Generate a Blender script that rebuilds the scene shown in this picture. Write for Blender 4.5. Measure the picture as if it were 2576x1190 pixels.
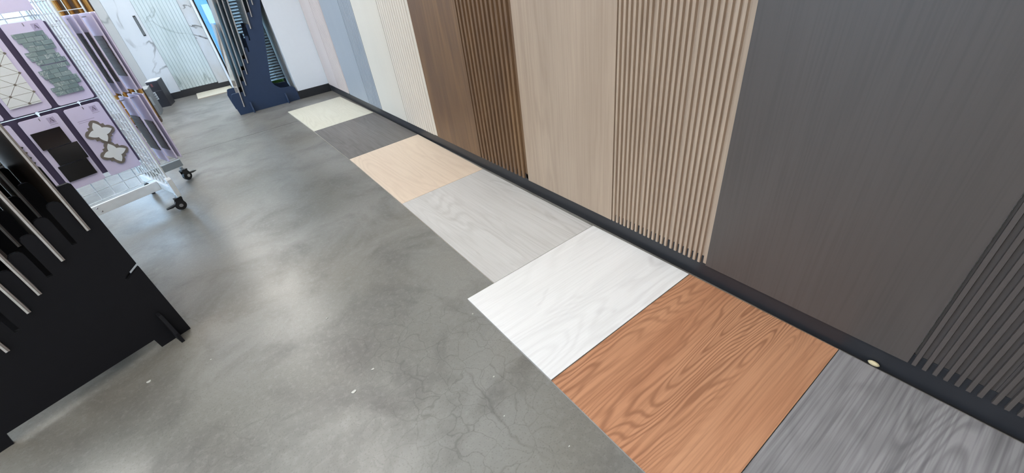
import bpy, bmesh, math, random
from mathutils import Vector, Matrix
random.seed(7)
PI = math.pi
scene = bpy.context.scene
for o in list(bpy.data.objects):
    bpy.data.objects.remove(o)
COL = scene.collection

# ------------------------------------------------------------------ camera
F_PX, IMG_W = 1033.877, 2576.0
YAW, PITCH, ROLL = -0.57458562, -0.60816545, -0.14001774
CAM_H = 1.3
def cam_axes():
    cy, sy = math.cos(YAW), math.sin(YAW)
    cp, sp = math.cos(PITCH), math.sin(PITCH)
    cr, sr = math.cos(ROLL), math.sin(ROLL)
    f = Vector((0, cp, sp)); r = Vector((1, 0, 0)); u = r.cross(f)
    r2 = cr * r + sr * u; u2 = -sr * r + cr * u
    Rz = Matrix.Rotation(YAW, 3, 'Z')
    return Rz @ r2, Rz @ u2, Rz @ f
_r, _u, _f = cam_axes()
cam_data = bpy.data.cameras.new('camera')
cam_data.sensor_width = 36.0
cam_data.sensor_fit = 'HORIZONTAL'
cam_data.lens = F_PX / IMG_W * 36.0
cam_data.clip_start = 0.02
cam_data.clip_end = 200
cam = bpy.data.objects.new('camera', cam_data)
COL.objects.link(cam)
M = Matrix((( _r.x, _u.x, -_f.x, 0), (_r.y, _u.y, -_f.y, 0), (_r.z, _u.z, -_f.z, CAM_H), (0, 0, 0, 1)))
cam.matrix_world = M
scene.camera = cam

# ------------------------------------------------------------------ world, light, exposure
world = bpy.data.worlds.new('world'); scene.world = world
world.use_nodes = True
wn = world.node_tree.nodes; wl = world.node_tree.links
wn.clear()
w_out = wn.new('ShaderNodeOutputWorld'); w_bg = wn.new('ShaderNodeBackground')
w_bg.inputs['Color'].default_value = (0.50, 0.74, 1.0, 1)
w_bg.inputs['Strength'].default_value = 9.0
wl.new(w_bg.outputs[0], w_out.inputs[0])
scene.view_settings.view_transform = 'Standard'
scene.view_settings.look = 'None'
scene.view_settings.gamma = 1.0
scene.view_settings.use_curve_mapping = False
scene.view_settings.exposure = 0.02
cy_ = scene.cycles
cy_.max_bounces = 3; cy_.diffuse_bounces = 2; cy_.glossy_bounces = 2; cy_.transmission_bounces = 1; cy_.transparent_max_bounces = 4
cy_.caustics_reflective = False; cy_.caustics_refractive = False
LAMP_STRENGTH = 18.0
LAMP_COLOR = (1.0, 0.965, 0.92, 1)

# ------------------------------------------------------------------ materials
def srgb(r, g, b):
    f = lambda c: (c / 255 / 12.92) if c / 255 <= 0.04045 else ((c / 255 + 0.055) / 1.055) ** 2.4
    return (f(r), f(g), f(b), 1.0)

class NT:
    def __init__(self, name):
        self.m = bpy.data.materials.new(name); self.m.use_nodes = True
        self.n = self.m.node_tree.nodes; self.l = self.m.node_tree.links
        self.b = self.n['Principled BSDF']
    def node(self, t, **kw):
        x = self.n.new(t)
        for k, v in kw.items(): setattr(x, k, v)
        return x
    def link(self, a, b): self.l.new(a, b)
    def pos(self, scale=(1, 1, 1), rot=(0, 0, 0), loc=(0, 0, 0)):
        g = self.node('ShaderNodeNewGeometry'); mp = self.node('ShaderNodeMapping')
        mp.inputs['Scale'].default_value = scale; mp.inputs['Rotation'].default_value = rot; mp.inputs['Location'].default_value = loc
        self.link(g.outputs['Position'], mp.inputs['Vector']); return mp.outputs[0]
    def noise(self, vec, scale, detail=3, rough=0.5, dist=0.0):
        x = self.node('ShaderNodeTexNoise')
        x.inputs['Scale'].default_value = scale; x.inputs['Detail'].default_value = detail
        x.inputs['Roughness'].default_value = rough; x.inputs['Distortion'].default_value = dist
        self.link(vec, x.inputs['Vector']); return x.outputs['Fac']
    def math(self, op, a, b=None, clamp=False):
        x = self.node('ShaderNodeMath', operation=op); x.use_clamp = clamp
        for i, v in enumerate((a, b)):
            if v is None: continue
            if isinstance(v, (int, float)): x.inputs[i].default_value = v
            else: self.link(v, x.inputs[i])
        return x.outputs[0]
    def ramp(self, fac, stops):
        x = self.node('ShaderNodeValToRGB'); e = x.color_ramp.elements
        while len(e) < len(stops): e.new(0.5)
        for i, (p, c) in enumerate(stops):
            e[i].position = p; e[i].color = c if len(c) == 4 else (*c, 1)
        self.link(fac, x.inputs[0]); return x.outputs[0]
    def mix(self, fac, a, b, mode='MIX'):
        x = self.node('ShaderNodeMix', data_type='RGBA', blend_type=mode)
        if isinstance(fac, (int, float)): x.inputs[0].default_value = fac
        else: self.link(fac, x.inputs[0])
        for i, v in ((6, a), (7, b)):
            if isinstance(v, tuple): x.inputs[i].default_value = v
            else: self.link(v, x.inputs[i])
        return x.outputs[2]
    def bump(self, h, strength=0.1, dist=0.01):
        x = self.node('ShaderNodeBump'); x.inputs['Strength'].default_value = strength; x.inputs['Distance'].default_value = dist
        self.link(h, x.inputs['Height']); self.link(x.outputs[0], self.b.inputs['Normal'])
    def out(self, color, rough=0.5, metal=0.0, spec=0.5):
        if isinstance(color, tuple): self.b.inputs['Base Color'].default_value = color
        else: self.link(color, self.b.inputs['Base Color'])
        if isinstance(rough, (int, float)): self.b.inputs['Roughness'].default_value = rough
        else: self.link(rough, self.b.inputs['Roughness'])
        self.b.inputs['Metallic'].default_value = metal
        self.b.inputs['Specular IOR Level'].default_value = spec
        return self.m

def plain(name, c, rough=0.5, metal=0.0, spec=0.5, var=0.06, scale=30):
    t = NT(name); n = t.noise(t.pos(), scale, 0)
    lo = tuple(x * (1 - var) for x in c[:3]) + (1,); hi = tuple(min(1, x * (1 + var)) for x in c[:3]) + (1,)
    return t.out(t.mix(n, lo, hi), rough, metal, spec)

def wood(name, light, mid, dark, axis='Y', ring=0.5, rings=14, cross=5.0, along=0.9, rough=0.45, seed=0.0, fibre=0.35, knots=0.0, patch=0.5):
    """Plank print: contour-line rings of a stretched noise, fibres and blotches, grain along the axis."""
    t = NT(name)
    def sc(a, c):
        s = [c, c, c]; s['XYZ'.index(axis)] = a; return tuple(s)
    v = t.pos(sc(along, cross), loc=(seed, seed * 1.7, seed * .6))
    n = t.noise(v, 1.0, 1.0, 0.45, 0.25)
    jag = t.noise(t.pos(sc(9.0, 42), loc=(1, seed, 3)), 1.0, 0)
    n = t.math('ADD', n, t.math('MULTIPLY', jag, 0.035))
    w = t.math('PINGPONG', t.math('MULTIPLY', n, rings * 1.7), 0.5)
    w = t.ramp(w, [(0.20, (0, 0, 0)), (0.44, (1, 1, 1))])
    zone = t.ramp(t.noise(t.pos(sc(along * .8, cross * .55), loc=(seed + 3, seed, 9)), 1.0, 1), [(0.38, (.12, .12, .12)), (0.58, (1, 1, 1))])
    w = t.math('MULTIPLY', w, zone)
    fib = t.noise(t.pos(sc(3.0, 130), loc=(seed, 2, 5)), 1.0, 1, 0.6)
    blot = t.noise(t.pos(sc(1.1, 5.0), loc=(seed * 2, 1, seed)), 1.0, 2, 0.6, 0.4)
    base = t.mix(t.ramp(blot, [(0.30, (0, 0, 0)), (0.70, (1, 1, 1))]), mid, light)
    base = t.mix(patch, mid, base)
    c = t.mix(t.math('MULTIPLY', w, ring, True), base, dark)
    fm = t.math('MULTIPLY', t.ramp(fib, [(0.42, (0, 0, 0)), (0.72, (1, 1, 1))]), fibre, True)
    c = t.mix(fm, c, dark)
    if knots > 0:
        k = t.noise(t.pos(sc(3.0, 9.0), loc=(seed, seed, 4)), 1.0, 2, 0.5, 1.0)
        c = t.mix(t.math('MULTIPLY', t.ramp(k, [(0.66, (0, 0, 0)), (0.76, (1, 1, 1))]), knots), c, dark)
    return t.out(c, rough, 0, 0.4)

def marble(name, base, vein, vein2, scale=1.0, amount=0.8, rough=0.15, seed=0, soft=0.4):
    t = NT(name)
    v = t.pos((1, 1, .75), (0.2, 0.5, 0.1), (seed, seed, seed))
    n = t.noise(v, 1.6 * scale, 4, 0.5, 0.9)
    d = t.math('ABSOLUTE', t.math('SUBTRACT', n, 0.5))
    line = t.ramp(d, [(0.0, (1, 1, 1)), (0.022, (0, 0, 0))])
    mask = t.ramp(t.noise(t.pos(loc=(seed + 4, 0, 0)), 2.6 * scale, 2), [(0.42, (0, 0, 0)), (0.54, (1, 1, 1))])
    cloud = t.ramp(t.noise(t.pos((1, 1, .4), (0, .4, 0), (seed, 7, 1)), 2.5 * scale, 5, .6, .8), [(0.35, (0, 0, 0)), (0.75, (1, 1, 1))])
    c = t.mix(t.math('MULTIPLY', cloud, soft), base, vein2)
    c = t.mix(t.math('MULTIPLY', t.math('MULTIPLY', line, mask), amount), c, vein)
    return t.out(c, rough, 0, 0.5)

def concrete():
    t = NT('polished_concrete')
    p = t.pos()
    big = t.noise(t.pos(loc=(2.0, 5, 0)), 0.75, 2, 0.55, 0.3)
    midn = t.noise(t.pos(loc=(9, 1, 0)), 2.6, 4, 0.62, 0.5)
    fine = t.noise(p, 45, 3, 0.7)
    speck = t.noise(p, 170, 0, 0.6)
    c = t.mix(t.ramp(big, [(0.33, (0, 0, 0)), (0.68, (1, 1, 1))]), srgb(116, 114, 108), srgb(150, 150, 147))
    c = t.mix(t.math('MULTIPLY', t.ramp(midn, [(0.44, (0, 0, 0)), (0.70, (1, 1, 1))]), 0.75), c, srgb(92, 90, 86))
    brown = t.noise(t.pos(loc=(20, 3, 0)), 1.1, 1)
    c = t.mix(t.math('MULTIPLY', t.ramp(brown, [(0.52, (0, 0, 0)), (0.75, (1, 1, 1))]), 0.45), c, srgb(126, 117, 103))
    c = t.mix(t.math('MULTIPLY', t.ramp(fine, [(0.5, (0, 0, 0)), (0.8, (1, 1, 1))]), 0.30), c, srgb(165, 165, 160))
    c = t.mix(t.math('MULTIPLY', t.ramp(speck, [(0.62, (0, 0, 0)), (0.75, (1, 1, 1))]), 0.25), c, srgb(80, 78, 74))
    # crazing
    wob = t.node('ShaderNodeTexNoise'); wob.inputs['Scale'].default_value = 7; wob.inputs['Detail'].default_value = 2
    t.link(p, wob.inputs['Vector'])
    vm = t.node('ShaderNodeVectorMath', operation='MULTIPLY_ADD')
    t.link(wob.outputs['Color'], vm.inputs[0]); vm.inputs[1].default_value = (0.16, 0.16, 0); t.link(p, vm.inputs[2])
    vo = t.node('ShaderNodeTexVoronoi', feature='DISTANCE_TO_EDGE'); vo.inputs['Scale'].default_value = 12.5
    t.link(vm.outputs[0], vo.inputs['Vector'])
    crz = t.ramp(vo.outputs['Distance'], [(0.0, (1, 1, 1)), (0.030, (0, 0, 0))])
    cm = t.ramp(t.noise(t.pos(loc=(1.2, 8.3, 0)), 1.5, 1), [(0.34, (0, 0, 0)), (0.50, (1, 1, 1))])
    ds = t.node('ShaderNodeVectorMath', operation='DISTANCE'); t.link(p, ds.inputs[0]); ds.inputs[1].default_value = (0.02, 1.0, 0)
    crz = t.math('MULTIPLY', t.math('MULTIPLY', crz, cm), t.ramp(t.math('MULTIPLY', ds.outputs['Value'], 0.8), [(0.30, (1, 1, 1)), (0.75, (0, 0, 0))]))
    vo2 = t.node('ShaderNodeTexVoronoi', feature='DISTANCE_TO_EDGE'); vo2.inputs['Scale'].default_value = 0.55
    t.link(vm.outputs[0], vo2.inputs['Vector'])
    crk = t.math('MULTIPLY', t.ramp(vo2.outputs['Distance'], [(0.0, (1, 1, 1)), (0.0035, (0, 0, 0))]), t.ramp(big, [(0.50, (0, 0, 0)), (0.60, (1, 1, 1))]))
    cr = t.math('MAXIMUM', t.math('MULTIPLY', crz, 0.30), t.math('MULTIPLY', crk, 0.35))
    c = t.mix(cr, c, srgb(66, 64, 60))
    r = t.math('ADD', t.math('MULTIPLY', midn, 0.25), 0.22)
    t.bump(fine, 0.05, 0.002)
    return t.out(c, r, 0, 0.55)

def glass_mat(name, tint=(0.92, 0.97, 1, 1)):
    t = NT(name); n = t.n; n.remove(t.b)
    tr = t.node('ShaderNodeBsdfTransparent'); gl = t.node('ShaderNodeBsdfGlossy'); mx = t.node('ShaderNodeMixShader')
    tr.inputs[0].default_value = tint; gl.inputs['Roughness'].default_value = 0.02
    mx.inputs[0].default_value = 0.06
    t.link(tr.outputs[0], mx.inputs[1]); t.link(gl.outputs[0], mx.inputs[2])
    t.link(mx.outputs[0], n['Material Output'].inputs[0]); return t.m

def emit(name, c, s):
    t = NT(name); t.b.inputs['Base Color'].default_value = (.9, .9, .9, 1)
    t.b.inputs['Emission Color'].default_value = c; t.b.inputs['Emission Strength'].default_value = s
    return t.m

MT = {}
MT['concrete'] = concrete()
MT['wall_paint'] = plain('white_wall_paint', srgb(240, 245, 251), 0.6, var=.008)
MT['ceil'] = plain('ceiling_paint', srgb(226, 226, 224), 0.8)
MT['black_base'] = plain('black_baseboard', srgb(40, 41, 45), 0.38, var=.1)
MT['lamp'] = emit('lamp_diffuser', LAMP_COLOR, LAMP_STRENGTH)
MT['white_metal'] = plain('white_powder_coat', srgb(238, 244, 248), 0.35)
MT['grey_metal'] = plain('grey_powder_coat', srgb(170, 182, 190), 0.4)
MT['chrome'] = plain('chrome', srgb(200, 200, 205), 0.18, 1.0)
MT['black_rubber'] = plain('black_rubber', srgb(24, 24, 27), 0.45)
MT['black_board'] = plain('black_painted_board', srgb(20, 21, 26), 0.6, spec=.25, var=.08)
MT['navy_board'] = plain('navy_painted_board', srgb(38, 57, 86), 0.5, var=.05)
MT['mdf'] = plain('mdf_edge', srgb(178, 166, 152), 0.75)
MT['lilac'] = plain('lilac_board', srgb(230, 223, 252), 0.45, var=.02)
MT['glass'] = glass_mat('window_glass')

# ------------------------------------------------------------------ mesh helpers
class MB:
    def __init__(self): self.v = []; self.f = []; self.mi = []
    def add(self, vs, fs, mi=0):
        o = len(self.v); self.v += [tuple(p) for p in vs]
        self.f += [tuple(i + o for i in f) for f in fs]; self.mi += [mi] * len(fs); return self
    def box(self, x0, x1, y0, y1, z0, z1, mi=0):
        v = [(x0, y0, z0), (x1, y0, z0), (x1, y1, z0), (x0, y1, z0), (x0, y0, z1), (x1, y0, z1), (x1, y1, z1), (x0, y1, z1)]
        f = [(0, 3, 2, 1), (4, 5, 6, 7), (0, 1, 5, 4), (1, 2, 6, 5), (2, 3, 7, 6), (3, 0, 4, 7)]
        return self.add(v, f, mi)
    def prism(self, pts, axis, a, b, mi=0):
        """polygon pts (2-D) extruded along the axis from a to b. axis 'Y': pts are (x,z); 'X': (y,z); 'Z': (x,y)"""
        n = len(pts)
        def P(p, d):
            return (p[0], d, p[1]) if axis == 'Y' else ((d, p[0], p[1]) if axis == 'X' else (p[0], p[1], d))
        v = [P(p, a) for p in pts] + [P(p, b) for p in pts]
        f = [tuple(range(n)), tuple(range(2 * n - 1, n - 1, -1))]
        f += [(i, i + n, (i + 1) % n + n, (i + 1) % n) for i in range(n)]
        return self.add(v, f, mi)
    def tube(self, p, q, r, n=8, mi=0, r2=None):
        p = Vector(p); q = Vector(q); d = (q - p).normalized()
        a = d.orthogonal().normalized(); b = d.cross(a); r2 = r if r2 is None else r2
        v = [p + (a * math.cos(2 * PI * i / n) + b * math.sin(2 * PI * i / n)) * r for i in range(n)]
        v += [q + (a * math.cos(2 * PI * i / n) + b * math.sin(2 * PI * i / n)) * r2 for i in range(n)]
        f = [(i, (i + 1) % n, (i + 1) % n + n, i + n) for i in range(n)] + [tuple(range(n - 1, -1, -1)), tuple(range(n, 2 * n))]
        return self.add(v, f, mi)
    def ellipsoid(self, c, rx, ry, rz, nu=8, nv=5, mi=0):
        v = [(c[0], c[1], c[2] + rz)]
        for j in range(1, nv):
            th = PI * j / nv
            for i in range(nu):
                ph = 2 * PI * i / nu
                v.append((c[0] + rx * math.sin(th) * math.cos(ph), c[1] + ry * math.sin(th) * math.sin(ph), c[2] + rz * math.cos(th)))
        v.append((c[0], c[1], c[2] - rz)); L = len(v) - 1
        f = [(0, 1 + i, 1 + (i + 1) % nu) for i in range(nu)]
        for j in range(nv - 2):
            for i in range(nu):
                a = 1 + j * nu + i; b = 1 + j * nu + (i + 1) % nu
                f.append((a, a + nu, b + nu, b))
        o = 1 + (nv - 2) * nu
        f += [(o + i, L, o + (i + 1) % nu) for i in range(nu)]
        return self.add(v, f, mi)
    def mesh(self, name, mats, smooth=False, bevel=0):
        me = bpy.data.meshes.new(name); me.from_pydata(self.v, [], self.f)
        for m in (mats if isinstance(mats, (list, tuple)) else [mats]): me.materials.append(m)
        for p, i in zip(me.polygons, self.mi): p.material_index = i
        bm = bmesh.new(); bm.from_mesh(me); bmesh.ops.recalc_face_normals(bm, faces=bm.faces)
        if bevel:
            es = [e for e in bm.edges if e.is_manifold and e.calc_face_angle(0) > 0.6]
            bmesh.ops.bevel(bm, geom=es, offset=bevel, segments=2, profile=0.6, affect='EDGES')
        bm.to_mesh(me); bm.free()
        if smooth:
            for p in me.polygons: p.use_smooth = True
        me.update(); return me
    def build(self, name, mats, parent=None, smooth=False, bevel=0):
        return link(name, self.mesh(name, mats, smooth, bevel), parent)

def link(name, data, parent=None, loc=None, rz=None):
    o = bpy.data.objects.new(name, data); COL.objects.link(o)
    if parent is not None: o.parent = parent
    if loc is not None: o.location = loc
    if rz is not None: o.rotation_euler = (0, 0, rz)
    return o
def tag(o, label, cat, group=None):
    o['label'] = label; o['category'] = cat
    if group: o['group'] = group
    return o
def thing(name, label, cat, loc=(0, 0, 0), rz=0.0, group=None):
    return tag(link(name, None, None, loc, rz), label, cat, group)
def struct(o): o['kind'] = 'structure'; return o
def B(*a): return MB().box(*a)

# ------------------------------------------------------------------ setting
XW = 1.415          # bare wall plane on the right
YP = 6.13           # face of the short return wall (pier)
YB = 8.32           # back wall
YN = 6.66           # alcove window
CEIL = 3.05
XL, YF = -6.0, -5.5

fl = struct(MB().box(XL, XW + .3, YF, YN + .12, -0.10, -0.02).box(XL, .44, YN + .12, YB + .1, -0.10, -0.02).build('floor', MT['concrete']))
joints = [YF, -2.2, 1.45 + .0, 5.125, 7.24, YB]
joints = [YF, -3.0, 5.125, 7.24, YB]
for a, b in zip(joints[:-1], joints[1:]):
    g = 0.003
    if b > YN + .12:
        m = MB().prism([(XL, a + g), (XW + .02, a + g), (XW + .02, YN + .12), (.43, YN + .12), (.43, b - g), (XL, b - g)], 'Z', -.02, 0) if a < YN else B(XL, .425, a + g, b - g, -.02, 0)
        m.build('concrete_slab', MT['concrete'], fl); continue
    B(XL, XW + .02, a + g, b - g, -0.02, 0.0).build('concrete_slab', MT['concrete'], fl)

struct(MB().box(XL, XW + .3, YF, YN + .12, CEIL, CEIL + .1).box(XL, .44, YN + .12, YB + .1, CEIL, CEIL + .1).build('ceiling', MT['ceil']))
struct(B(XW, XW + .15, YF, YP, 0, CEIL).build('wall_right', MT['wall_paint']))
struct(B(.995, XW + .15, YP, YN + .12, 0, CEIL).build('wall_pier', MT['wall_paint']))
WX0, WX1, WZ0, WZ1 = -1.70, -1.02, 1.26, 2.45
struct(MB().box(XL, WX0, YB, YB + .12, 0, CEIL).box(WX1, .425, YB, YB + .12, 0, CEIL).box(WX0, WX1, YB, YB + .12, 0, WZ0).box(WX0, WX1, YB, YB + .12, WZ1, CEIL).build('wall_back', MT['wall_paint']))
wf = MB().box(WX0, WX0 + .04, YB + .03, YB + .08, WZ0, WZ1).box(WX1 - .04, WX1, YB + .03, YB + .08, WZ0, WZ1).box(WX0 + .04, WX1 - .04, YB + .03, YB + .08, WZ0, WZ0 + .04).box(WX0 + .04, WX1 - .04, YB + .03, YB + .08, WZ1 - .04, WZ1)
w5 = struct(wf.build('window_5', MT['white_metal']))
B(WX0 + .04, WX1 - .04, YB + .05, YB + .056, WZ0 + .04, WZ1 - .04).build('pane', MT['glass'], w5)
struct(MB().prism([(.426, YB), (.358, YN + .01), (.368, YN + .01), (.446, YB + .12), (.426, YB + .12)], 'Z', 0, CEIL).build('wall_jamb', MT['wall_paint']))
struct(B(XL, XW, YF - .12, YF, 0, CEIL).build('wall_front', MT['wall_paint']))
# left wall with three storefront openings
lw = MB()
opens = [(0.6, 2.8), (3.3, 5.5), (6.0, 8.0)]
ys = [YF] + [v for p in opens for v in p] + [YB]
for i in range(0, len(ys), 2): lw.box(XL - .15, XL, ys[i], ys[i + 1], 0, CEIL)
for a, b in opens:
    lw.box(XL - .15, XL, a, b, 0, .25); lw.box(XL - .15, XL, a, b, 2.75, CEIL)
struct(lw.build('wall_left', MT['wall_paint']))
for i, (a, b) in enumerate(opens):
    fr = MB()
    fr.box(XL - .10, XL - .04, a, a + .05, .25, 2.75).box(XL - .10, XL - .04, b - .05, b, .25, 2.75)
    fr.box(XL - .10, XL - .04, a + .05, b - .05, .25, .30).box(XL - .10, XL - .04, a + .05, b - .05, 2.70, 2.75)
    w = struct(fr.build('window_%d' % (i + 2), MT['black_base']))
    B(XL - .075, XL - .065, a + .05, b - .05, .30, 2.70).build('pane', MT['glass'], w)
def portal(loc, rot, sx, sy):
    d = bpy.data.lights.new('daylight_portal', 'AREA'); d.shape = 'RECTANGLE'; d.size = sx; d.size_y = sy
    d.cycles.is_portal = True
    o = link('daylight_portal', d, None, loc); o.rotation_euler = rot
for a, b in opens: portal((XL - .2, (a + b) / 2, 1.5), (0, -PI / 2, 0), 2.5, b - a)

# alcove window
fr = MB()
fr.box(.372, .995, YN + .02, YN + .10, 0, .145)
fr.box(.372, .995, YN + .02, YN + .10, 2.6, 2.7)
fr.box(.372, .386, YN + .02, YN + .10, .145, 2.6).box(.512, .524, YN + .02, YN + .10, .145, 2.6).box(.975, .995, YN + .02, YN + .10, .145, 2.6)
w1 = struct(fr.build('window_1', MT['black_base']))
B(.386, .512, YN + .055, YN + .062, .145, 2.6).build('pane', glass_mat('tinted_glass', (.46, .50, .51, 1)), w1)
B(.524, .975, YN + .055, YN + .062, .145, 2.6).build('pane', glass_mat('light_tinted_glass', (.85, .85, .83, 1)), w1)
struct(B(.372, .995, YN + .0, YN + .12, 2.7, CEIL).build('wall_lintel', MT['wall_paint']))
portal((.68, YN + .2, 1.37), (-PI / 2, 0, 0), .62, 2.5)

# baseboards
struct(B(XW - .010, XW, YF, YP - .012, 0, .125).build('baseboard_right', MT['black_base'], bevel=.002))
pb = struct(MB().box(.985, XW - .011, YP - .012, YP, 0, .10).build('baseboard_pier', MT['black_base'], bevel=.002))
struct(B(-.52, .424, YB - .012, YB, 0, .112).build('baseboard_back', MT['black_base'], bevel=.002))

# outdoors
struct(MB().box(.45, 40, YN + .13, 60, -.16, -.12).box(-40, .45, YB + .15, 60, -.16, -.12).build('ground_outside', plain('pale_pavement', srgb(196, 198, 196), .8)))
struct(B(-40, XL - .2, -40, YB + .15, -.16, -.12).build('ground_outside', plain('pale_pavement', srgb(196, 198, 196), .8)))
gr = B(.46, 2.2, YN + .16, YN + .62, -.12, .205).build('grass_strip', plain('lawn_green', srgb(104, 140, 56), .9, var=.35, scale=60))
tag(gr, 'strip of green lawn outside the alcove window', 'grass'); gr['kind'] = 'stuff'
hb = thing('neighbour_building', 'pale building with white window panels across the street outside', 'building', (1.2, 13.0, -.12))
B(-3, 3, 0, 3, 0, 4.5).build('wall', plain('pale_blue_siding', srgb(150, 200, 232), .8), hb)
wpm = plain('bright_white_panel', srgb(252, 252, 252), .5)
for i in range(9):
    for j in range(4):
        if (i + j) % 3 == 2: continue
        B(-.80 + i * .22, -.66 + i * .22, -.04, 0, .15 + j * .62, .55 + j * .62).build('window_panel', wpm, hb)

# blind in the alcove window
bl = thing('window_blind', 'white horizontal slat blind hanging in the alcove window', 'blind', (.756, YN - .02, 0))
def translucent(name, c):
    t = NT(name); n = t.n; n.remove(t.b)
    d = t.node('ShaderNodeBsdfDiffuse'); r = t.node('ShaderNodeBsdfTranslucent'); mx = t.node('ShaderNodeMixShader')
    d.inputs[0].default_value = c; r.inputs[0].default_value = c; mx.inputs[0].default_value = .75
    t.link(d.outputs[0], mx.inputs[1]); t.link(r.outputs[0], mx.inputs[2]); t.link(mx.outputs[0], n['Material Output'].inputs[0]); return t.m
MT['blind'] = translucent('blind_slat', srgb(236, 242, 246))
sl = MB()
sl.prism([(-.014, .0205), (-.011, .0215), (.014, -.0195), (.011, -.0205)], 'X', -.232, .232)
slm = sl.mesh('blind_slat', MT['blind'])
z = .222
while z < 2.49:
    o = link('slat', slm, bl, (0, 0, z)); z += .034
B(-.232, .232, -.025, .025, 2.53, 2.58).build('head_rail', MT['blind'], bl)
for xx in (-.1, .13): MB().tube((xx, -.024, .21), (xx, -.024, 2.5), .0015, 5).build('cord', MT['blind'], bl)

# ceiling lamps
def lamp(x, y, lab, sx=.6, sy=1.2):
    t = thing('ceiling_lamp', lab, 'ceiling lamp', (x, y, CEIL - .06), 0, 'recessed panel lamps in the ceiling')
    B(-sx / 2 + .03, sx / 2 - .03, -sy / 2 + .03, sy / 2 - .03, .0, .02).build('diffuser', MT['lamp'], t)
    fr = MB().box(-sx / 2, -sx / 2 + .03, -sy / 2, sy / 2, -.005, .055).box(sx / 2 - .03, sx / 2, -sy / 2, sy / 2, -.005, .055)
    fr.box(-sx / 2 + .03, sx / 2 - .03, -sy / 2, -sy / 2 + .03, -.005, .055).box(-sx / 2 + .03, sx / 2 - .03, sy / 2 - .03, sy / 2, -.005, .055)
    fr.build('frame', MT['white_metal'], t)
for x, yy in ((-.35, (-3.2, .2, 3.0, 5.6, 7.5)), (-2.1, (-1.6, 1.2, 4.3)), (-4.0, (-3.2, .2, 3.0, 6.5))):
    for y in yy:
        lamp(x, y, 'white panel lamp recessed in the ceiling')

# ------------------------------------------------------------------ right wall panels
PX = 1.395; PZ0, PZ1 = .09, 2.9
C_PINK, C_BLUE, C_CREAM = srgb(196, 188, 188), srgb(160, 172, 188), srgb(216, 213, 203)
MT['pink'] = wood('pale_rose_grey_panel', srgb(208, 195, 189), srgb(202, 188, 182), srgb(186, 172, 166), 'Z', .1, 8, fibre=.15)
MT['blue'] = wood('pale_blue_grey_panel', srgb(160, 166, 172), srgb(154, 160, 167), srgb(140, 146, 154), 'Z', .1, 8, fibre=.1, seed=2)
MT['cream'] = wood('cream_white_panel', srgb(220, 212, 198), srgb(214, 206, 192), srgb(204, 195, 179), 'Z', .1, 8, fibre=.1, seed=3)
MT['walnut'] = wood('walnut_panel', srgb(134, 104, 74), srgb(107, 82, 62), srgb(82, 62, 47), 'Z', .2, 6, cross=9, along=.35, fibre=.4, seed=5, patch=1.0)
MT['oak'] = wood('light_oak_panel', srgb(182, 162, 142), srgb(172, 152, 133), srgb(150, 129, 111), 'Z', .30, 7, cross=6, along=.4, fibre=.3, seed=11, patch=1.0)
MT['graphite'] = wood('graphite_panel', srgb(92, 84, 80), srgb(84, 77, 73), srgb(73, 67, 63), 'Z', .1, 6, cross=6, along=.5, fibre=.35, seed=8, rough=.4)
def dk(c, k=.55): return tuple(x * k for x in c[:3]) + (1,)

def flat_panel(y0, y1, mat, label, z0=PZ0):
    t = thing('flat_wall_panel', label, 'wall panel', (PX, (y0 + y1) / 2, 0))
    h = (y1 - y0) / 2 - .0008
    n = 1
    B(0, .012, -h, h, z0, PZ1).build('face_board', mat, t, bevel=.001)
    B(.0122, XW - PX - .0005, -h * .85, -h * .80, .5, 2.8).build('mounting_batten', MT['mdf'], t)
    return t
def slat_panel(y0, y1, mat, label, pitch, ridge, per, depth=.010, z0=PZ0, lip=.0):
    """boards with raised slats, running from y1 (far) to y0 (near)"""
    t = thing('slatted_wall_panel', label, 'wall panel', (PX, y1, 0))
    sl = MB()
    c = ridge * .12
    sl.prism([(-ridge / 2, 0.0), (-ridge / 2 + c, -depth), (ridge / 2 - c, -depth), (ridge / 2, 0.0)], 'Z', z0, PZ1)
    # prism on Z uses (x,y) -> swap so the slat sticks out towards -x
    me = bpy.data.meshes.new('slat')
    sl.v = [(v[1], v[0], v[2]) for v in sl.v]
    me = sl.mesh('slat', mat)
    y = -.0005; end = y0 - y1
    first = True
    while y - per * pitch * .3 > end:
        n = per
        while y - n * pitch < end - .001 and n > 1: n -= 1
        bw = n * pitch
        gp = (.004 if per < 12 else 0)
        bo = B(depth + .0005, depth + .006, y - bw - gp + .0006, y - .0002, z0 + .001, PZ1).build('profile_board', mat, t)
        for i in range(n):
            link('slat', me, bo, (depth + .0005, y - (i + .5) * pitch - (0 if i < n - 1 else -.0006), 0))
        y -= bw + gp
    if lip:
        B(depth - .003, depth + .006, end + .0006, y - .0006, z0 + .001, PZ1).build('end_lip', mat, t)
    return t

flat_panel(5.675, YP - .013, MT['pink'], 'pale rose-grey smooth wall panel in the far corner')
slat_panel(5.262, 5.675, MT['pink'], 'pale rose-grey ribbed wall panel nearest the far corner', .0415, .035, 20, .007)
flat_panel(4.62, 5.262, MT['blue'], 'smooth pale blue-grey wall panel')
slat_panel(4.258, 4.62, MT['blue'], 'ribbed blue-grey wall panel beside the smooth cream one', .044, .037, 20, .007)
flat_panel(3.645, 4.258, MT['cream'], 'smooth cream-white wall panel')
slat_panel(3.068, 3.645, MT['cream'], 'ribbed cream-white wall panel beside the walnut panel', .044, .038, 12, .007, lip=1)
flat_panel(2.413, 3.068, MT['walnut'], 'smooth walnut-brown wood wall panel')
slat_panel(1.873, 2.413, MT['walnut'], 'slatted walnut-brown wall panel with dark grooves', .0425, .026, 12, .013, lip=1)
flat_panel(1.193, 1.873, MT['oak'], 'smooth light beige oak wall panel')
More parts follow.
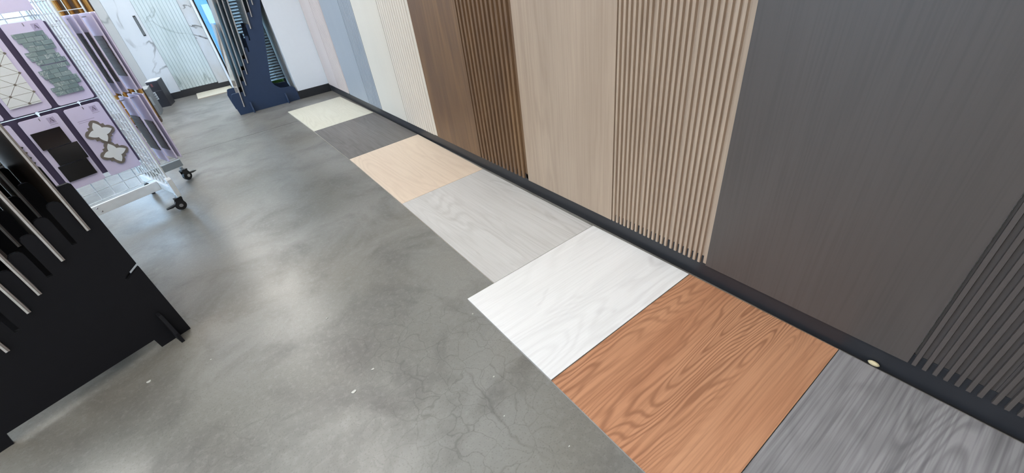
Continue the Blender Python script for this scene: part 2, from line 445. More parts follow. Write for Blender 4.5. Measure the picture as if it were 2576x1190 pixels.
slat_panel(.668, 1.193, MT['oak'], 'slatted light beige oak wall panel with narrow grooves', .0236, .0138, 7, .012, lip=1)
flat_panel(-.022, .668, MT['graphite'], 'smooth dark graphite-grey wall panel')
slat_panel(-.60, -.022, MT['graphite'], 'slatted dark graphite wall panel at the right edge', .0250, .0135, 7, .012)

# ------------------------------------------------------------------ floor samples
MT['s_cream'] = wood('cream_plank', srgb(228, 226, 210), srgb(222, 219, 202), srgb(204, 200, 182), 'Y', .35, 9, cross=5, fibre=.2, seed=1)
MT['s_char'] = wood('charcoal_plank', srgb(132, 128, 126), srgb(115, 111, 109), srgb(88, 84, 82), 'Y', .25, 8, cross=6, fibre=.45, seed=4, patch=1)
MT['s_beige'] = wood('beige_plank', srgb(242, 226, 206), srgb(235, 216, 196), srgb(210, 189, 168), 'Y', .25, 8, cross=5.5, along=.6, fibre=.2, seed=6, knots=.3)
MT['s_lgrey'] = wood('light_grey_plank', srgb(220, 220, 219), srgb(207, 206, 204), srgb(176, 174, 170), 'Y', .30, 11, cross=5.5, along=.6, fibre=.25, seed=9, knots=.5, patch=1)
MT['s_white'] = wood('white_plank', srgb(248, 249, 249), srgb(240, 241, 241), srgb(212, 211, 211), 'X', .26, 9, cross=4.5, fibre=.2, seed=13, knots=.5, patch=1)
MT['s_orange'] = wood('orange_oak_plank', srgb(212, 160, 124), srgb(194, 138, 104), srgb(146, 98, 71), 'X', .75, 17, cross=7.0, along=.85, fibre=.45, seed=15, patch=1)
MT['s_grey'] = wood('slate_grey_plank', srgb(168, 166, 168), srgb(145, 143, 145), srgb(104, 102, 105), 'X', .45, 11, cross=5, fibre=.6, seed=18, knots=.4, patch=1)
def sample(corners, mat, label, cat='floor sample', core=MT['mdf'], th=.012, lift=0.0):
    cx = sum(p[0] for p in corners) / 4; cy = sum(p[1] for p in corners) / 4
    t = thing('flooring_sample', label, cat, (cx, cy, lift), 0, 'flooring sample boards laid out along the wall')
    q = [(p[0] - cx, p[1] - cy) for p in corners]
    k = [(x * .9985, y * .9985) for x, y in q]
    MB().prism(k, 'Z', 0.0, th - .003).build('core', core, t)
    MB().prism(q, 'Z', th - .003, th).build('top_layer', mat, t, bevel=.0006)
    return t
G = .0012
grey_core = plain('grey_core', srgb(168, 160, 152), .7)
sample([(.713, 5.600), (1.361, 5.632), (1.384, 4.545 + G), (.733, 4.523 + G)], MT['s_cream'], 'cream wood-look flooring sample board near the far corner')
sample([(.733, 4.523 - G), (1.384, 4.545 - G), (1.394, 3.480 + G), (.740, 3.461 + G)], MT['s_char'], 'dark charcoal wood-look flooring sample board')
sample([(.740, 3.461 - G), (1.394, 3.480 - G), (1.379, 2.389 + G), (.729, 2.389 + G)], MT['s_beige'], 'peach-beige wood-look flooring sample board')
sample([(.729, 2.389 - G), (1.379, 2.389 - G), (1.374, 1.307 + G), (.713, 1.311 + G)], MT['s_lgrey'], 'light grey wood-look flooring sample board')
sample([(.559, 1.309 - G), (1.376, 1.304 - G), (1.381, .724 + G), (.554, .730 + G)], MT['s_white'], 'bright white wood-look flooring sample board jutting past its neighbour', core=grey_core, th=.015)
sample([(.554, .730 - G), (1.385, .724 - G), (1.390, .142 + G), (.547, .142 + G)], MT['s_orange'], 'orange-brown oak flooring sample board with bold grain', core=grey_core)
sample([(.547, .142 - G), (1.390, .142 - G), (1.390, -.45), (.547, -.45)], MT['s_grey'], 'slate grey wood-look flooring sample board at the bottom right', core=grey_core)
sample([(-.075, YB - .016), (.41, YB - .016), (.40, 7.845), (-.083, 7.828)], MT['s_cream'], 'cream flooring sample board lying before the marble back wall')

# ------------------------------------------------------------------ back wall marble
MT['m_flat'] = marble('white_marble', srgb(214, 220, 226), srgb(110, 114, 118), srgb(196, 204, 211), 1.0, .8, .18, 2)
MT['m_grey'] = marble('greyish_marble', srgb(196, 198, 198), srgb(120, 122, 122), srgb(182, 184, 184), .9, .6, .22, 5)
MT['m_flute'] = marble('green_white_marble', srgb(206, 218, 221), srgb(126, 140, 140), srgb(176, 190, 190), 1.2, .55, .22, 9, .8)
MT['m_bold'] = marble('bold_vein_marble', srgb(206, 212, 218), srgb(88, 86, 82), srgb(188, 184, 174), 1.8, 1.0, .10, 12, .6)
def marble_panel(x0, x1, z0, mat, label, proud=.012):
    t = thing('marble_wall_panel', label, 'wall panel', ((x0 + x1) / 2, YB, 0))
    h = (x1 - x0) / 2 - .001
    B(-h, h, -proud, -.0004, z0, 2.9).build('slab', mat, t, bevel=.0015); return t
marble_panel(-1.015, -.552, .0, MT['m_grey'], 'greyish marble wall panel left of the white one')
marble_panel(-.552, -.242, .094, MT['m_flat'], 'smooth white marble wall panel with a black slot handle', .016)
t = thing('marble_wall_panel', 'fluted green-white marble wall panel', 'wall panel', (0.0155, YB, 0))
B(-.256, .256, -.008, -.0004, .102, 2.9).build('backing', MT['m_flute'], t)
fm = MB(); pw = .512 / 12
fm.prism([(-pw * .48, -.0082), (-pw * .46, -.013), (-pw * .34, -.016), (pw * .34, -.016), (pw * .46, -.013), (pw * .48, -.0082)], 'Z', .103, 2.9)
fmm = fm.mesh('flute', MT['m_flute'])
for i in range(12): link('flute', fmm, t, (-.256 + (i + .5) * pw, 0, 0))
marble_panel(.274, .423, .082, MT['m_bold'], 'glossy marble wall panel with bold dark veins beside the window', .014)
hd = thing('slot_handle', 'black slot handle on the white marble panel', 'handle', (-.292, YB - .016, 1.005))
B(-.016, .016, -.006, -.0002, -.128, .128).build('plate', MT['black_rubber'], hd, bevel=.002)
for xx in (-.006, .006): B(xx - .002, xx + .002, -.0085, -.006, -.115, .115).build('rib', MT['grey_metal'], hd)

# ------------------------------------------------------------------ boxes by the back wall
bx = thing('flooring_carton', 'upright black carton with white label before the marble wall', 'carton', (-.497, 7.88, 0), math.radians(-13))
MT['carton'] = plain('black_carton', srgb(48, 48, 54), .45)
B(-.07, .07, 0, .26, 0, .352).build('body', MT['carton'], bx, bevel=.003)
B(-.07, .07, .0, .26, .3522, .360).build('lid', plain('white_card', srgb(222, 222, 224), .6), bx)
lb = B(-.062, -.022, -.0012, -.0002, .115, .215).build('paper_label', plain('label_white', srgb(226, 228, 228), .6), bx)
for k in range(3): B(-.056, -.028, -.0018, -.0013, .125 + k * .029, .145 + k * .029).build('printed_block', plain('label_grey', srgb(120, 122, 124), .7), lb)
B(-.025, -.005, -.0012, -.0002, .285, .325).build('red_print', plain('label_red', srgb(120, 70, 72), .7), bx)
B(-.069, .069, -.0008, -.0002, .222, .225).build('tape_seam', plain('tape_grey', srgb(120, 120, 124), .5), bx)
gb = thing('flooring_carton', 'grey cardboard carton left of the black carton', 'carton', (-.636, 7.42, 0), math.radians(-4))
B(-.085, .085, 0, .30, 0, .33).build('body', plain('grey_carton', srgb(132, 132, 132), .6), gb, bevel=.003)
B(-.086, .086, -.001, .301, .3302, .337).build('lid', plain('grey_card_lid', srgb(176, 178, 178), .6), gb)
B(-.005, .075, -.0012, -.0002, .13, .24).build('paper_label', plain('pale_label', srgb(164, 166, 166), .6), gb)

# ------------------------------------------------------------------ sample racks with fingered side plates
def plate_profile(slots, w, fh, lean, left, right_pts, left_bottom):
    """slots [(s,zb)], left: points before the first slot, right_pts: points after the last slot, going clockwise."""
    pts = list(left)
    prev = None
    for i, (s, zb) in enumerate(slots):
        a, b = s - w / 2, s + w / 2
        # left wall top = previous finger's top
        if i > 0:
            ps, pz = slots[i - 1]
            top = pz + fh
            l0 = ps + w / 2 + lean * fh; r0 = a + lean * (top - zb)
            c = min((r0 - l0) * .28, .012)
            pts += [(l0, top - c * 1.2), (l0 + c * .5, top - c * .3), (l0 + c * 1.2, top), (r0 - c * 1.2, top), (r0 - c * .5, top - c * .3), (r0, top - c * 1.2)]
        else:
            pts += [(a + lean * (left[-1][1] - zb), left[-1][1])]
        pts += [(a, zb), (b, zb)]
    s, zb = slots[-1]
    pts += right_pts
    pts += left_bottom
    return pts

def rack(name, label, cat, loc, rz, prof, mat, ts, thick, fins, finz):
    t = thing(name, label, cat, loc, rz)
    for i, tt in enumerate(ts):
        p = MB().prism(prof, 'Y', tt, tt + thick).build('side_plate', mat, t)
    for s in fins:
        f = MB().prism([(ts[0] - .065, 0.0), (ts[0] - .065, finz * .35), (ts[0] - .03, finz), (ts[0] - .0005, finz * 1.03), (ts[0] - .0005, 0.0)], 'X', s - .007, s + .007)
        f.build('stabiliser_foot', mat, t, bevel=.002)
    return t

def stone_mats():
    L = {}
    L['brown'] = plain('dark_brown_stone_tile', srgb(72, 62, 54), .35, var=.25, scale=6)
    L['taupe'] = plain('taupe_stone_tile', srgb(150, 136, 124), .3, var=.15, scale=5)
    L['cream'] = plain('cream_stone_tile', srgb(206, 196, 184), .3, var=.1, scale=5)
    L['grey'] = plain('grey_stone_tile', srgb(128, 126, 122), .35, var=.2, scale=6)
    L['edge'] = plain('pale_ceramic_edge', srgb(206, 206, 206), .6, var=.12, scale=80)
    L['edge2'] = plain('grey_ceramic_edge', srgb(142, 134, 130), .6, var=.12, scale=80)
    L['glaze'] = plain('glossy_beige_tile', srgb(178, 160, 142), .08, var=.2, scale=4)
    return L
SM = stone_mats()
def board(origin, rz, s, zb, t0, t1, h, th, lean, face, label, layered=True, grp='tile sample boards in the racks'):
    """tile sample board standing in a slot: a tile face on -s, a backing on +s"""
    c, sn = math.cos(rz), math.sin(rz)
    loc = (origin[0] + c * s - sn * t0, origin[1] + sn * s + c * t0, zb + .0004)
    o = thing('tile_sample_board', label, 'tile sample', loc, 0, grp)
    o.rotation_euler = (0, math.atan(lean), rz)
    D = t1 - t0
    B(-th / 2, th * .02, 0, D, 0, h).build('tile', [face, SM['edge']], o)
    B(th * .04, th / 2, .001, D - .001, 0, h - .002).build('backing_board', SM['edge2'], o)
    if True:
        # light cut edge strip along the near side of the tile
        B(-th / 2 + .0006, th * .015, -.0012, -.0001, .0005, h - .001).build('cut_edge', SM['edge'], o)
    return o

# near-left rack
UA = math.atan2(.34262313, .93947293)
NA = (-.636, 2.059, 0)
nslots = [(-.499, .205), (-.441, .245), (-.383, .289), (-.326, .333), (-.270, .378), (-.213, .424), (-.157, .466), (-.101, .505), (-.044, .542), (.014, .576), (.072, .606)]
w = .016
left = [(-.66, 0), (-.66, .22), (-.60, .33), (-.53, .36)]
right = [(nslots[-1][0] + w / 2, .775), (.085, .785), (.116, .785), (.122, .778), (.122, .402), (.0635, .371), (.0575, .360), (.0605, .355), (.066, .3555), (.122, .385), (.125, .0)]
nb = [(0.0, 0.0), (-.004, .052), (-.50, .052), (-.51, 0.0)]
prof = plate_profile(nslots, w, .165, 0.0, left, right, nb)
rack('tile_rack', 'black slotted tile display rack at the left edge, nearest the camera', 'display rack', NA, UA, prof, MT['black_board'], (0, .42, .84), .018, (.066,), .155)
spec = [(10, -.014, .95, 1.15, 'brown', 'dark brown tile board in the rearmost slot of the near black rack'),
        (8, -.014, .95, 1.15, 'grey', 'grey tile board in the near black rack, second from the back'),
        (6, -.014, .95, 1.15, 'brown', 'brown tile board in the near black rack, rear of the close pair'),
        (5, -.014, .95, 1.15, 'grey', 'grey tile board in the near black rack, front of the close pair'),
        (3, -.014, .95, 1.15, 'taupe', 'taupe tile board lowest in view in the near black rack'),
        (9, .46, .93, 1.0, 'cream', 'narrow cream tile board set back in the near black rack'),
        (7, .46, .93, 1.0, 'cream', 'narrow cream tile board set back low at the left frame edge')]
for i, t0, t1, h, fm_, lab in spec:
    s, zb = nslots[i]
    board(NA, UA, s, zb, t0, t1, h, .0125, 0.0, SM[fm_], lab)

# far navy rack
FA = (.262, 6.122, 0)
LEAN = .115
fs = [(.080, .086), (.133, .193), (.197, .305), (.254, .422), (.318, .535), (.380, .655), (.444, .768), (.505, .876), (.565, .991), (.634, 1.106)]
fs = [(.077 + .0612 * i, .084 + .1135 * i) for i in range(10)]
left = [(0.0, 0.0), (-.012, .10), (-.019, .182), (.004, .245), (.025, .252)]
lz = fs[-1]
right = [(lz[0] + .008 + LEAN * .17, lz[1] + .17), (lz[0] + .03 + LEAN * .17, lz[1] + .18), (.712, 1.29), (.722, 1.28), (.722, 1.141), (.672, .986), (.637, .865), (.555, .573), (.485, .323), (.482, .29), (.488, .265), (.508, .225), (.553, .189), (.61, .180), (.662, .181), (.695, .172), (.713, .148), (.722, .11), (.722, 0.0)]
prof = plate_profile(fs, .016, .165, LEAN, left, right, [])
rack('tile_rack', 'navy blue slotted tile display rack beside the far white pier', 'display rack', FA, 0.0, prof, MT['navy_board'], (0, .40), .018, (.156, .572), .118)
fspec = [(0, .46, .90, 'glaze', 'glossy beige tile board in the lowest slot of the navy rack'),
         (1, .45, 1.05, 'taupe', 'taupe tile board second from the bottom of the navy rack'),
         (2, .45, 1.05, 'grey', 'grey tile board third from the bottom of the navy rack'),
         (3, .45, 1.05, 'brown', 'dark tile board fourth from the bottom of the navy rack'),
         (4, .45, .95, 'taupe', 'taupe tile board just below the two empty slots of the navy rack'),
         (7, .45, .8, 'taupe', 'taupe tile board just above the two empty slots of the navy rack'),
         (8, .45, .8, 'brown', 'brown tile board second above the empty slots of the navy rack'),
         (9, .45, .8, 'grey', 'grey tile board highest in view in the navy rack')]
for i, D, h, fm_, lab in fspec:
    board(FA, 0.0, fs[i][0], fs[i][1], -.012, D, h, .0115, LEAN, SM[fm_], lab)

# ------------------------------------------------------------------ white mobile grid rack with lilac boards
WN = (-.50, 3.735, 0)
wr = thing('grid_display_rack', 'white wire-grid display rack on black casters', 'display rack', WN, UA)
def grid(p0, p1, z0, z1, pitch, r, axis, pz=.066):
    m = MB(); n = max(1, round((p1[0] - p0[0] if axis == 'X' else p1[1] - p0[1]) / pitch))
    for i in range(n + 1):
        k = i / n; x = p0[0] + (p1[0] - p0[0]) * k; y = p0[1] + (p1[1] - p0[1]) * k
        rr = r * 1.9 if i in (0, n) else r
        m.tube((x, y, z0), (x, y, z1), rr, 5)
    nz = round((z1 - z0) / pz)
    off = (0, r * 1.6) if axis == 'X' else (r * 1.6, 0)
    for j in range(nz + 1):
        z = z0 + (z1 - z0) * j / nz
        m.tube((p0[0] + off[0], p0[1] + off[1], z), (p1[0] + off[0], p1[1] + off[1], z), r, 5)
    return m
ZT = 1.82
U1 = .02
grid((U1, -.075), (U1, .52), .185, ZT, .066, .0042, 'Y').build('end_grid', MT['white_metal'], wr)
grid((-.88, .195), (U1 - .012, .195), .195, ZT, .08, .0030, 'X').build('front_grid', MT['white_metal'], wr)
grid((U1 + .012, .50), (.30, .50), .195, ZT, .08, .0030, 'X').build('rear_grid', MT['white_metal'], wr)
B(-.90, U1 - .012, .165, .185, .115, .183).build('front_rail', MT['white_metal'], wr, bevel=.004)
B(U1 + .012, .305, .488, .508, .125, .183).build('rear_rail', MT['grey_metal'], wr, bevel=.004)
B(U1 - .011, U1 + .011, -.07, .53, .118, .175).build('foot_rail', MT['white_metal'], wr, bevel=.004)
MB().prism([(-.098, .10), (-.098, .235), (-.088, .25), (-.066, .25), (-.058, .235), (-.058, .10)], 'X', U1 - .016, U1 + .016).build('corner_post', MT['white_metal'], wr, bevel=.004)
for (uu, zz) in ((-.375, .165), (-.362, .135)):
    MB().ellipsoid((uu, .164, zz), .0065, .004, .0065, 8, 6).build('bolt', MT['chrome'], wr, smooth=True)
MB().ellipsoid((U1 - .016, -.076, .218), .004, .0075, .0075, 8, 6).build('bolt', MT['chrome'], wr, smooth=True)
def caster(u, tt, ang, brake=True):
    c = link('caster', None, wr, (u, tt, 0), ang)
    MB().tube((0, -.012, .037), (0, .012, .037), .036, 20).build('wheel', MT['black_rubber'], c, bevel=.003)
    for s in (-1, 1): MB().tube((0, s * .0125, .037), (0, s * .019, .037), .013, 12).build('hub_cap', MT['chrome'], c)
    f = MB()
    for s in (-1, 1):
        y0, y1 = sorted((s * .0135, s * .0175))
        f.prism([(-.022, .022), (.012, .02), (.028, .05), (.03, .085), (-.012, .09), (-.03, .05)], 'Y', y0, y1)
    f.box(-.02, .032, -.018, .018, .083, .095)
    f.build('fork', MT['black_rubber'], c, bevel=.002)
    MB().tube((.01, 0, .094), (.01, 0, .118), .011, 12).build('stem', MT['grey_metal'], c)
    if brake:
        MB().prism([(-.03, .055), (-.085, .046), (-.09, .040), (-.05, .038), (-.028, .044)], 'Y', -.014, .014).build('brake_lever', MT['black_rubber'], c, bevel=.002)
    return c
caster(.0, -.075, math.radians(-8))
caster(.29, .50, math.radians(200), True)
caster(-.86, .18, math.radians(20))
caster(.02, .52, math.radians(70), False)

def to_w(u, tt):
    c, s = math.cos(UA), math.sin(UA)
    return (WN[0] + c * u - s * tt, WN[1] + s * u + c * tt)
def rounded(wd, h, r, n=4):
    pts = []
    for cx, cz, a0 in ((wd - r, h - r, 0), (r, h - r, 90), (r, r, 180), (wd - r, r, 270)):
        for i in range(n + 1):
            a = math.radians(a0 + 90 * i / n); pts.append((cx + r * math.cos(a), cz + r * math.sin(a)))
    return pts
MT['label'] = plain('logo_card', srgb(196, 186, 220), .5)
MT['ink'] = plain('dark_ink', srgb(60, 54, 74), .6)
MT['thinink'] = plain('grey_print', srgb(188, 178, 206), .6)
def logo(par, x, z, y):
    """small square plate with a letter A and a line of fine print"""
    l = link('logo_label', MB().box(0, .034, -.0008, 0, 0, .036).mesh('logo_label', MT['label']), par, (x, y, z))
    m = MB()
    for a, b, c, d in ((0, .034, 0, .0012), (0, .034, .0348, .036), (0, .0012, 0, .036), (.0328, .034, 0, .036)): m.box(a, b, -.0012, -.0008, c, d)
    m.build('logo_border', MT['thinink'], l)
    m = MB()
    m.prism([(.0165, .030), (.0190, .030), (.0275, .008), (.0235, .008)], 'Y', -.0014, -.0008)
    m.prism([(.0165, .030), (.0178, .030), (.0090, .008), (.0078, .008)], 'Y', -.0014, -.0008)
    m.box(.0105, .0235, -.0014, -.0008, .0145, .0156)
    m.build('letter_a', MT['ink'], l)
    MB().box(-.002, .036, -.0010, -.0004, -.0085, -.0055).build('fine_print', MT['thinink'], l)

BW, BH, BT = .186, .458, .008
def lilac(u0, z0, label, t_face=.150, front=True, w=BW, h=BH):
    x, y = to_w(u0, t_face)
    o = thing('mosaic_display_board', label, 'display board', (x, y, z0), UA, 'lilac mosaic boards on the white grid rack')
    MB().prism(rounded(w, h, .012), 'Y', 0, BT).build('board', MT['lilac'], o, bevel=.0012)
    hk = MB().tube((w * .5, BT + .012, h - .02), (w * .5, -.010, h - .02), .0022, 6).tube((w * .5, -.010, h - .02), (w * .5, -.010, h - .006), .0022, 6)
    hk.build('hook', MT['chrome'], o)
    logo(o, w - .062, h - .052, 0)
    MB().box(w * .14, w * .62, -.0006, 0, h - .088, h - .084).box(w * .14, w * .48, -.0006, 0, h - .098, h - .095).build('fine_print', MT['label'], o)
    return o
Z1, Z2, Z3 = .332, .818, 1.325
q_mat_w = plain('glazed_white_tile', srgb(244, 249, 250), .15, var=.02)
q_mat_g = plain('taupe_mosaic_border', srgb(126, 118, 110), .4)
# quatrefoil board
bq = lilac(-.198, Z1, 'lilac board with two white quatrefoil tiles in taupe frames')
def bez(a, c, b, n=6):
    return [((1 - t) ** 2 * a[0] + 2 * t * (1 - t) * c[0] + t * t * b[0], (1 - t) ** 2 * a[1] + 2 * t * (1 - t) * c[1] + t * t * b[1]) for t in [k / n for k in range(n)]]
def spin(pts, k): 
    c, s_ = ((1, 0), (0, 1), (-1, 0), (0, -1))[k]
    return [(p[0] * c - p[1] * s_, p[0] * s_ + p[1] * c) for p in pts]
D_, C_ = .047, .033
inner = []; outer = []
for k in range(4):     # petal pointing to the corner (+,+), cusps half-way along the sides
    inner += spin(bez((C_, 0), (D_ * 1.02, D_ * .30), (D_, D_)) + bez((D_, D_), (D_ * .30, D_ * 1.02), (0, C_)), k)
    outer += spin([(.064, 0.0), (.057, .007)] + bez((.055, .014), (.066, .022), (.064, .040), 4) + bez((.064, .040), (.062, .062), (.040, .064), 5) + bez((.040, .064), (.022, .066), (.014, .055), 4) + [(.014, .055), (.007, .057)], k)
for k, (cu, cz) in enumerate(((-.104, .612), (-.104, .466))):
    x0 = cu + .198; z0 = cz - Z1
    def place(pts, ang):
        return [(x0 + p[0] * math.cos(ang) - p[1] * math.sin(ang), z0 + p[0] * math.sin(ang) + p[1] * math.cos(ang)) for p in pts]
    MB().prism(place(outer, PI / 4 + .04), 'Y', -.006, 0).build('frame_tile', q_mat_g, bq)
    MB().prism(place(inner, PI / 4 + .04), 'Y', -.0085, -.006).build('white_tile', q_mat_w, bq)
# black brick board
bb = lilac(-.416, Z1, 'lilac board with three staggered glossy black bricks')
MT['black_gloss'] = plain('black_glossy_tile', srgb(16, 15, 18), .12, var=.2)
for (u0, u1, z0, z1) in ((-.405, -.262, .606, .712), (-.387, -.236, .494, .604), (-.401, -.250, .385, .492)):
    B(u0 + .416, u1 + .416, -.008, 0, z0 - Z1, z1 - Z1).build('black_brick', MT['black_gloss'], bb, bevel=.0015)
# pebble board
bp = lilac(-.638, Z1, 'lilac board with stacked brown pebble mosaic behind the black rack')
pm = [plain('pebble_%d' % i, srgb(*c), .5, var=.2) for i, c in enumerate(((92, 86, 76), (74, 72, 64), (108, 98, 84), (60, 58, 54), (40, 38, 38)))]
pe = MB().ellipsoid((0, -.007, 0), .021, .010, .0085, 8, 5)
pms = [pe.mesh('pebble', m, smooth=True) for m in pm]
for r in range(19):
    for c in range(4):
        link('pebble', random.choice(pms), bp, (.030 + c * .037 + (.008 if r % 2 else 0), 0, .045 + r * .0165))
# green marble brick board
bg = lilac(-.198, Z2, 'lilac board with green-grey marble brick mosaic beside the grid edge')
gm = [marble('green_marble_%d' % i, srgb(*c), srgb(202, 214, 215), srgb(128, 148, 151), 9, .9, .25, i, .5) for i, c in enumerate(((142, 162, 164), (128, 149, 152), (154, 172, 173)))]
rows = 14; zt = 1.222; zb_ = .872; rh = (zt - zb_ - .004) / rows
bmesh_ = {}
for r in range(rows):
    z0 = zt - (r + 1) * rh - (.004 if r >= rows / 2 else 0) - Z2
    x = .016 + (.018 if (r // 2) % 2 else 0) + (.006 if r % 2 else 0)
    xe = .160 + (.014 if (r // 2) % 2 else 0)
    while x < xe - .012:
        wd = min(random.choice((.034, .042, .050)), xe - x)
        d = random.choice((.007, .008, .0095))
        key = (round(wd, 3), d)
        mat = random.choice(gm)
        if (key, mat.name) not in bmesh_:
            bmesh_[(key, mat.name)] = MB().box(0, wd - .001, -d, 0, .0006, rh - .0006).mesh('brick', mat)
        link('brick', bmesh_[(key, mat.name)], bg, (x, 0, z0)); x += wd
# white lantern-lattice board
bw = lilac(-.416, Z2, 'lilac board with white clipped-corner tiles and small dark dots')
def clip(poly, ax, lim, keep_less):
    out = []
    for a, b in zip(poly, poly[1:] + poly[:1]):
        ia = (a[ax] <= lim) == keep_less; ib = (b[ax] <= lim) == keep_less
        if ia: out.append(a)
        if ia != ib:
            t = (lim - a[ax]) / (b[ax] - a[ax]); out.append((a[0] + t * (b[0] - a[0]), a[1] + t * (b[1] - a[1])))
    return out
du, dz = .053, .0537
u_c, z_c = .416 - .310, .980 - Z2
X0, X1, ZA, ZB = .014, .159, .046, .372
B(X0 + .001, X1 - .001, -.004, -.0001, ZA + .001, ZB - .001).build('grout_sheet', plain('taupe_grout', srgb(150, 142, 134), .8), bw)
for i in range(-4, 4):
    for j in range(-4, 6):
        up = (i + j) % 2 == 0
        x, z = u_c + i * du, z_c + j * dz
        tri = [(x, z), (x + 2 * du, z), (x + du, z + dz)] if up else [(x, z + dz), (x + du, z), (x + 2 * du, z + dz)]
        gx = sum(p[0] for p in tri) / 3; gz = sum(p[1] for p in tri) / 3
        tri = [(gx + (p[0] - gx) * .955, gz + (p[1] - gz) * .955) for p in tri]
        for ax, lim, less in ((0, X0, False), (0, X1, True), (1, ZA, False), (1, ZB, True)):
            tri = clip(tri, ax, lim, less) if tri else tri
        if len(tri) >= 3 and max(p[0] for p in tri) - min(p[0] for p in tri) > .006:
            MB().prism(tri, 'Y', -.0065, -.0041).build('white_tile', q_mat_w, bw)
for i in range(-1, 2):
    for j in range(-2, 4):
        if (i + j) % 2: continue
        x, z = u_c + i * du, z_c + j * dz; e = .0075
        if x - e < 0 or z < ZA or z > ZB: continue
        MB().prism([(x - e, z), (x, z - e), (x + e, z), (x, z + e)], 'Y', -.0075, -.0066).build('dark_dot', q_mat_g, bw)
lilac(-.638, Z2, 'plain lilac board at the left frame edge of the grid rack')
lilac(-.198, Z3, 'lilac board at the top left corner, nearest the grid edge')
lilac(-.416, Z3, 'lilac board in the topmost row, at the left frame edge')

# boards hung on long pegs on the far side of the end grid
def side_board(uu, z0, tn, label, dark=None, h=BH, wd=.19):
    x, y = to_w(uu, tn)
    o = thing('mosaic_display_board', label, 'display board', (x, y, z0), UA + PI / 2, 'lilac boards hung edge-on on pegs of the grid rack')
    MB().prism(rounded(wd, h, .008), 'Y', -.004, .004).build('board', MT['lilac'], o, bevel=.001)
    if dark:
        z_a, z_b = dark
        m = MB(); n = 10
        for k in range(n):
            za = z_a + (z_b - z_a) * k / n; zb2 = z_a + (z_b - z_a) * (k + 1) / n
            o2 = .004 if k % 2 else 0
            B(.012 + o2, wd - .014 + o2, .0042, .0105, za + .0005, zb2 - .0005).build('dark_tile', MT['darkmos'], o)
    return o
MT['darkmos'] = plain('dark_slate_mosaic', srgb(66, 60, 64), .4, var=.2)
TN = -.045
side_board(.046, Z1, -.02, 'lilac board in the lower row seen through the white end grid', wd=.13)
side_board(.102, Z1, TN, 'lower edge-on lilac board with dark mosaic, next to the end grid', (.09, .33))
side_board(.154, Z1, TN, 'lower edge-on lilac board with dark mosaic, middle of the row', (.07, .28))
side_board(.182, Z1, TN, 'lower edge-on lilac board farthest right, above the far caster')
side_board(.050, Z2, -.03, 'lilac board in the upper row seen through the white end grid', wd=.13)
side_board(.084, Z2, TN, 'upper edge-on lilac board with dark mosaic, next to the end grid', (.07, .36))
side_board(.117, Z2, TN, 'upper edge-on lilac board with dark mosaic, second from the grid', (.07, .36))
side_board(.172, Z2, TN, 'upper edge-on lilac board with long dark tile strip', (.09, .33))
side_board(.195, Z2, TN, 'upper edge-on lilac board farthest right before the marble wall')
for zz in (Z1 + BH - .02, Z2 + BH - .02):
    MB().tube((U1, TN + .095, zz), (.21, TN + .095, zz), .003, 6).tube((.21, TN + .095, zz), (.216, TN + .095, zz + .012), .003, 6).build('peg', MT['chrome'], wr)
# boards added before the front grid, coloured dark for the shade in the gaps
MT['mauve'] = plain('mauve_gap_shade', srgb(84, 76, 104), .6, var=.04)
for uu, ww, wh in ((-.302, .20, 'beside the black bricks'), (-.512, .20, 'beside the pebble board'), (-.096, .10, 'beside the end grid')):
    for z0, hh, row in ((.36, .445, 'lower'), (.81, .455, 'upper')):
        x, y = to_w(uu, .172)
        o = thing('mosaic_display_board', 'grey-mauve board coloured dark for the shade in the %s gap %s' % (row, wh), 'display board', (x, y, z0), UA, 'shade-coloured boards filling the gaps before the front grid')
        MB().prism(rounded(ww, hh, .008), 'Y', 0, .008).build('board', MT['mauve'], o, bevel=.001)
        B(ww * .2, ww * .8, .0082, .0125, .06, hh - .1).build('tile_sheet', q_mat_w, o)

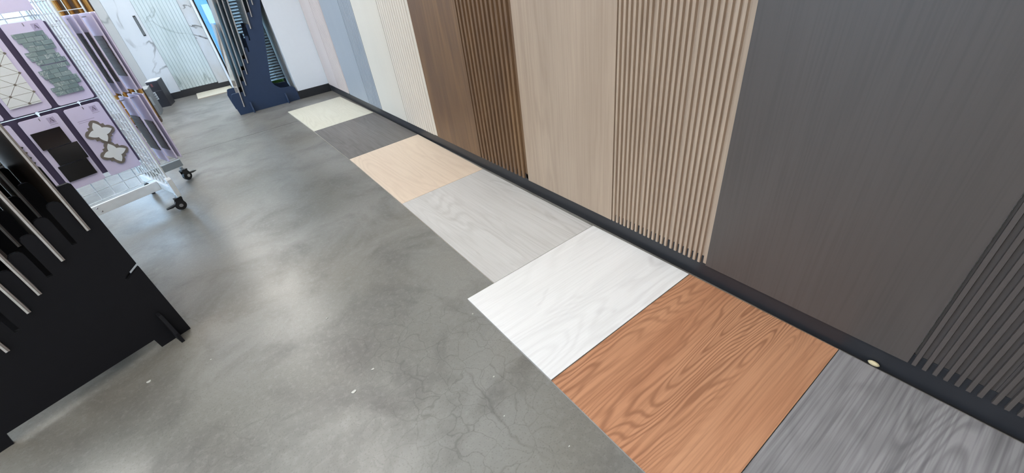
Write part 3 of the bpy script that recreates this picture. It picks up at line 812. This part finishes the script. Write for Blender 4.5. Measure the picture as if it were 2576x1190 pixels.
# brown profile stand behind the grid rack
st = thing('profile_stand', 'brown stand of upright bronze trim strips behind the lilac boards', 'display stand', (-.667, 6.95, 0))
MT['bronze'] = plain('bronze_trim', srgb(176, 128, 66), .25, .7)
MT['dkbrown'] = plain('dark_brown_board', srgb(70, 50, 36), .5)
B(-.20, .115, .03, .05, .05, 2.4).build('back_board', MT['dkbrown'], st)
B(-.22, .115, -.03, .10, 0, .05).build('base', MT['dkbrown'], st)
for i in range(4):
    x = -.16 + i * .08
    MB().prism([(x - .022, .03), (x - .022, .012), (x - .008, -.004), (x + .008, -.004), (x + .022, .012), (x + .022, .03)], 'Z', .06, 2.38).build('trim_strip', MT['bronze'], st)

# ------------------------------------------------------------------ crumbs on the floor
cr = plain('white_plaster', srgb(206, 206, 200), .8)
for k, (x, y, r, lab) in enumerate(((.41, .893, .0045, 'round white crumb on the concrete beside the white sample board'),
                                    (.529, 1.223, .0045, 'white crumb close to the corner of the white sample board'),
                                    (-.028, 1.201, .011, 'largest whitish chip set in the concrete floor'),
                                    (.069, 1.25, .007, 'small oblong whitish chip next to the largest chip'),
                                    (-.686, 1.858, .012, 'pale flake on the floor below the near black rack'),
                                    (.345, .74, .0035, 'tiny white crumb on the concrete left of the orange sample'),
                                    (.44, .52, .004, 'white sliver on the concrete near the orange sample'),
                                    (.013, 1.681, .005, 'tiny chip in the middle of the concrete floor'),
                                    (-.46, 1.801, .004, 'tiny bright crumb near the foot of the near black rack'))):
    m = MB(); n = 7
    r *= .75
    pts = [(r * (1 + random.uniform(-.35, .35)) * math.cos(2 * PI * i / n) * 1.2, r * (1 + random.uniform(-.35, .35)) * math.sin(2 * PI * i / n) * .7) for i in range(n)]
    m.prism(pts, 'Z', 0, min(.002, r * .5))
    o = m.build('plaster_crumb', cr); o.location = (x, y, .0002); tag(o, lab, 'crumb', 'plaster crumbs on the floor')
o = MB().ellipsoid((0, 0, 0), .007, .017, .009, 8, 6).build('foam_crumb', plain('cream_foam', srgb(214, 198, 160), .9), smooth=True)
o.location = (1.396, .046, .0215); tag(o, 'cream foam crumb lying against the black baseboard', 'crumb')
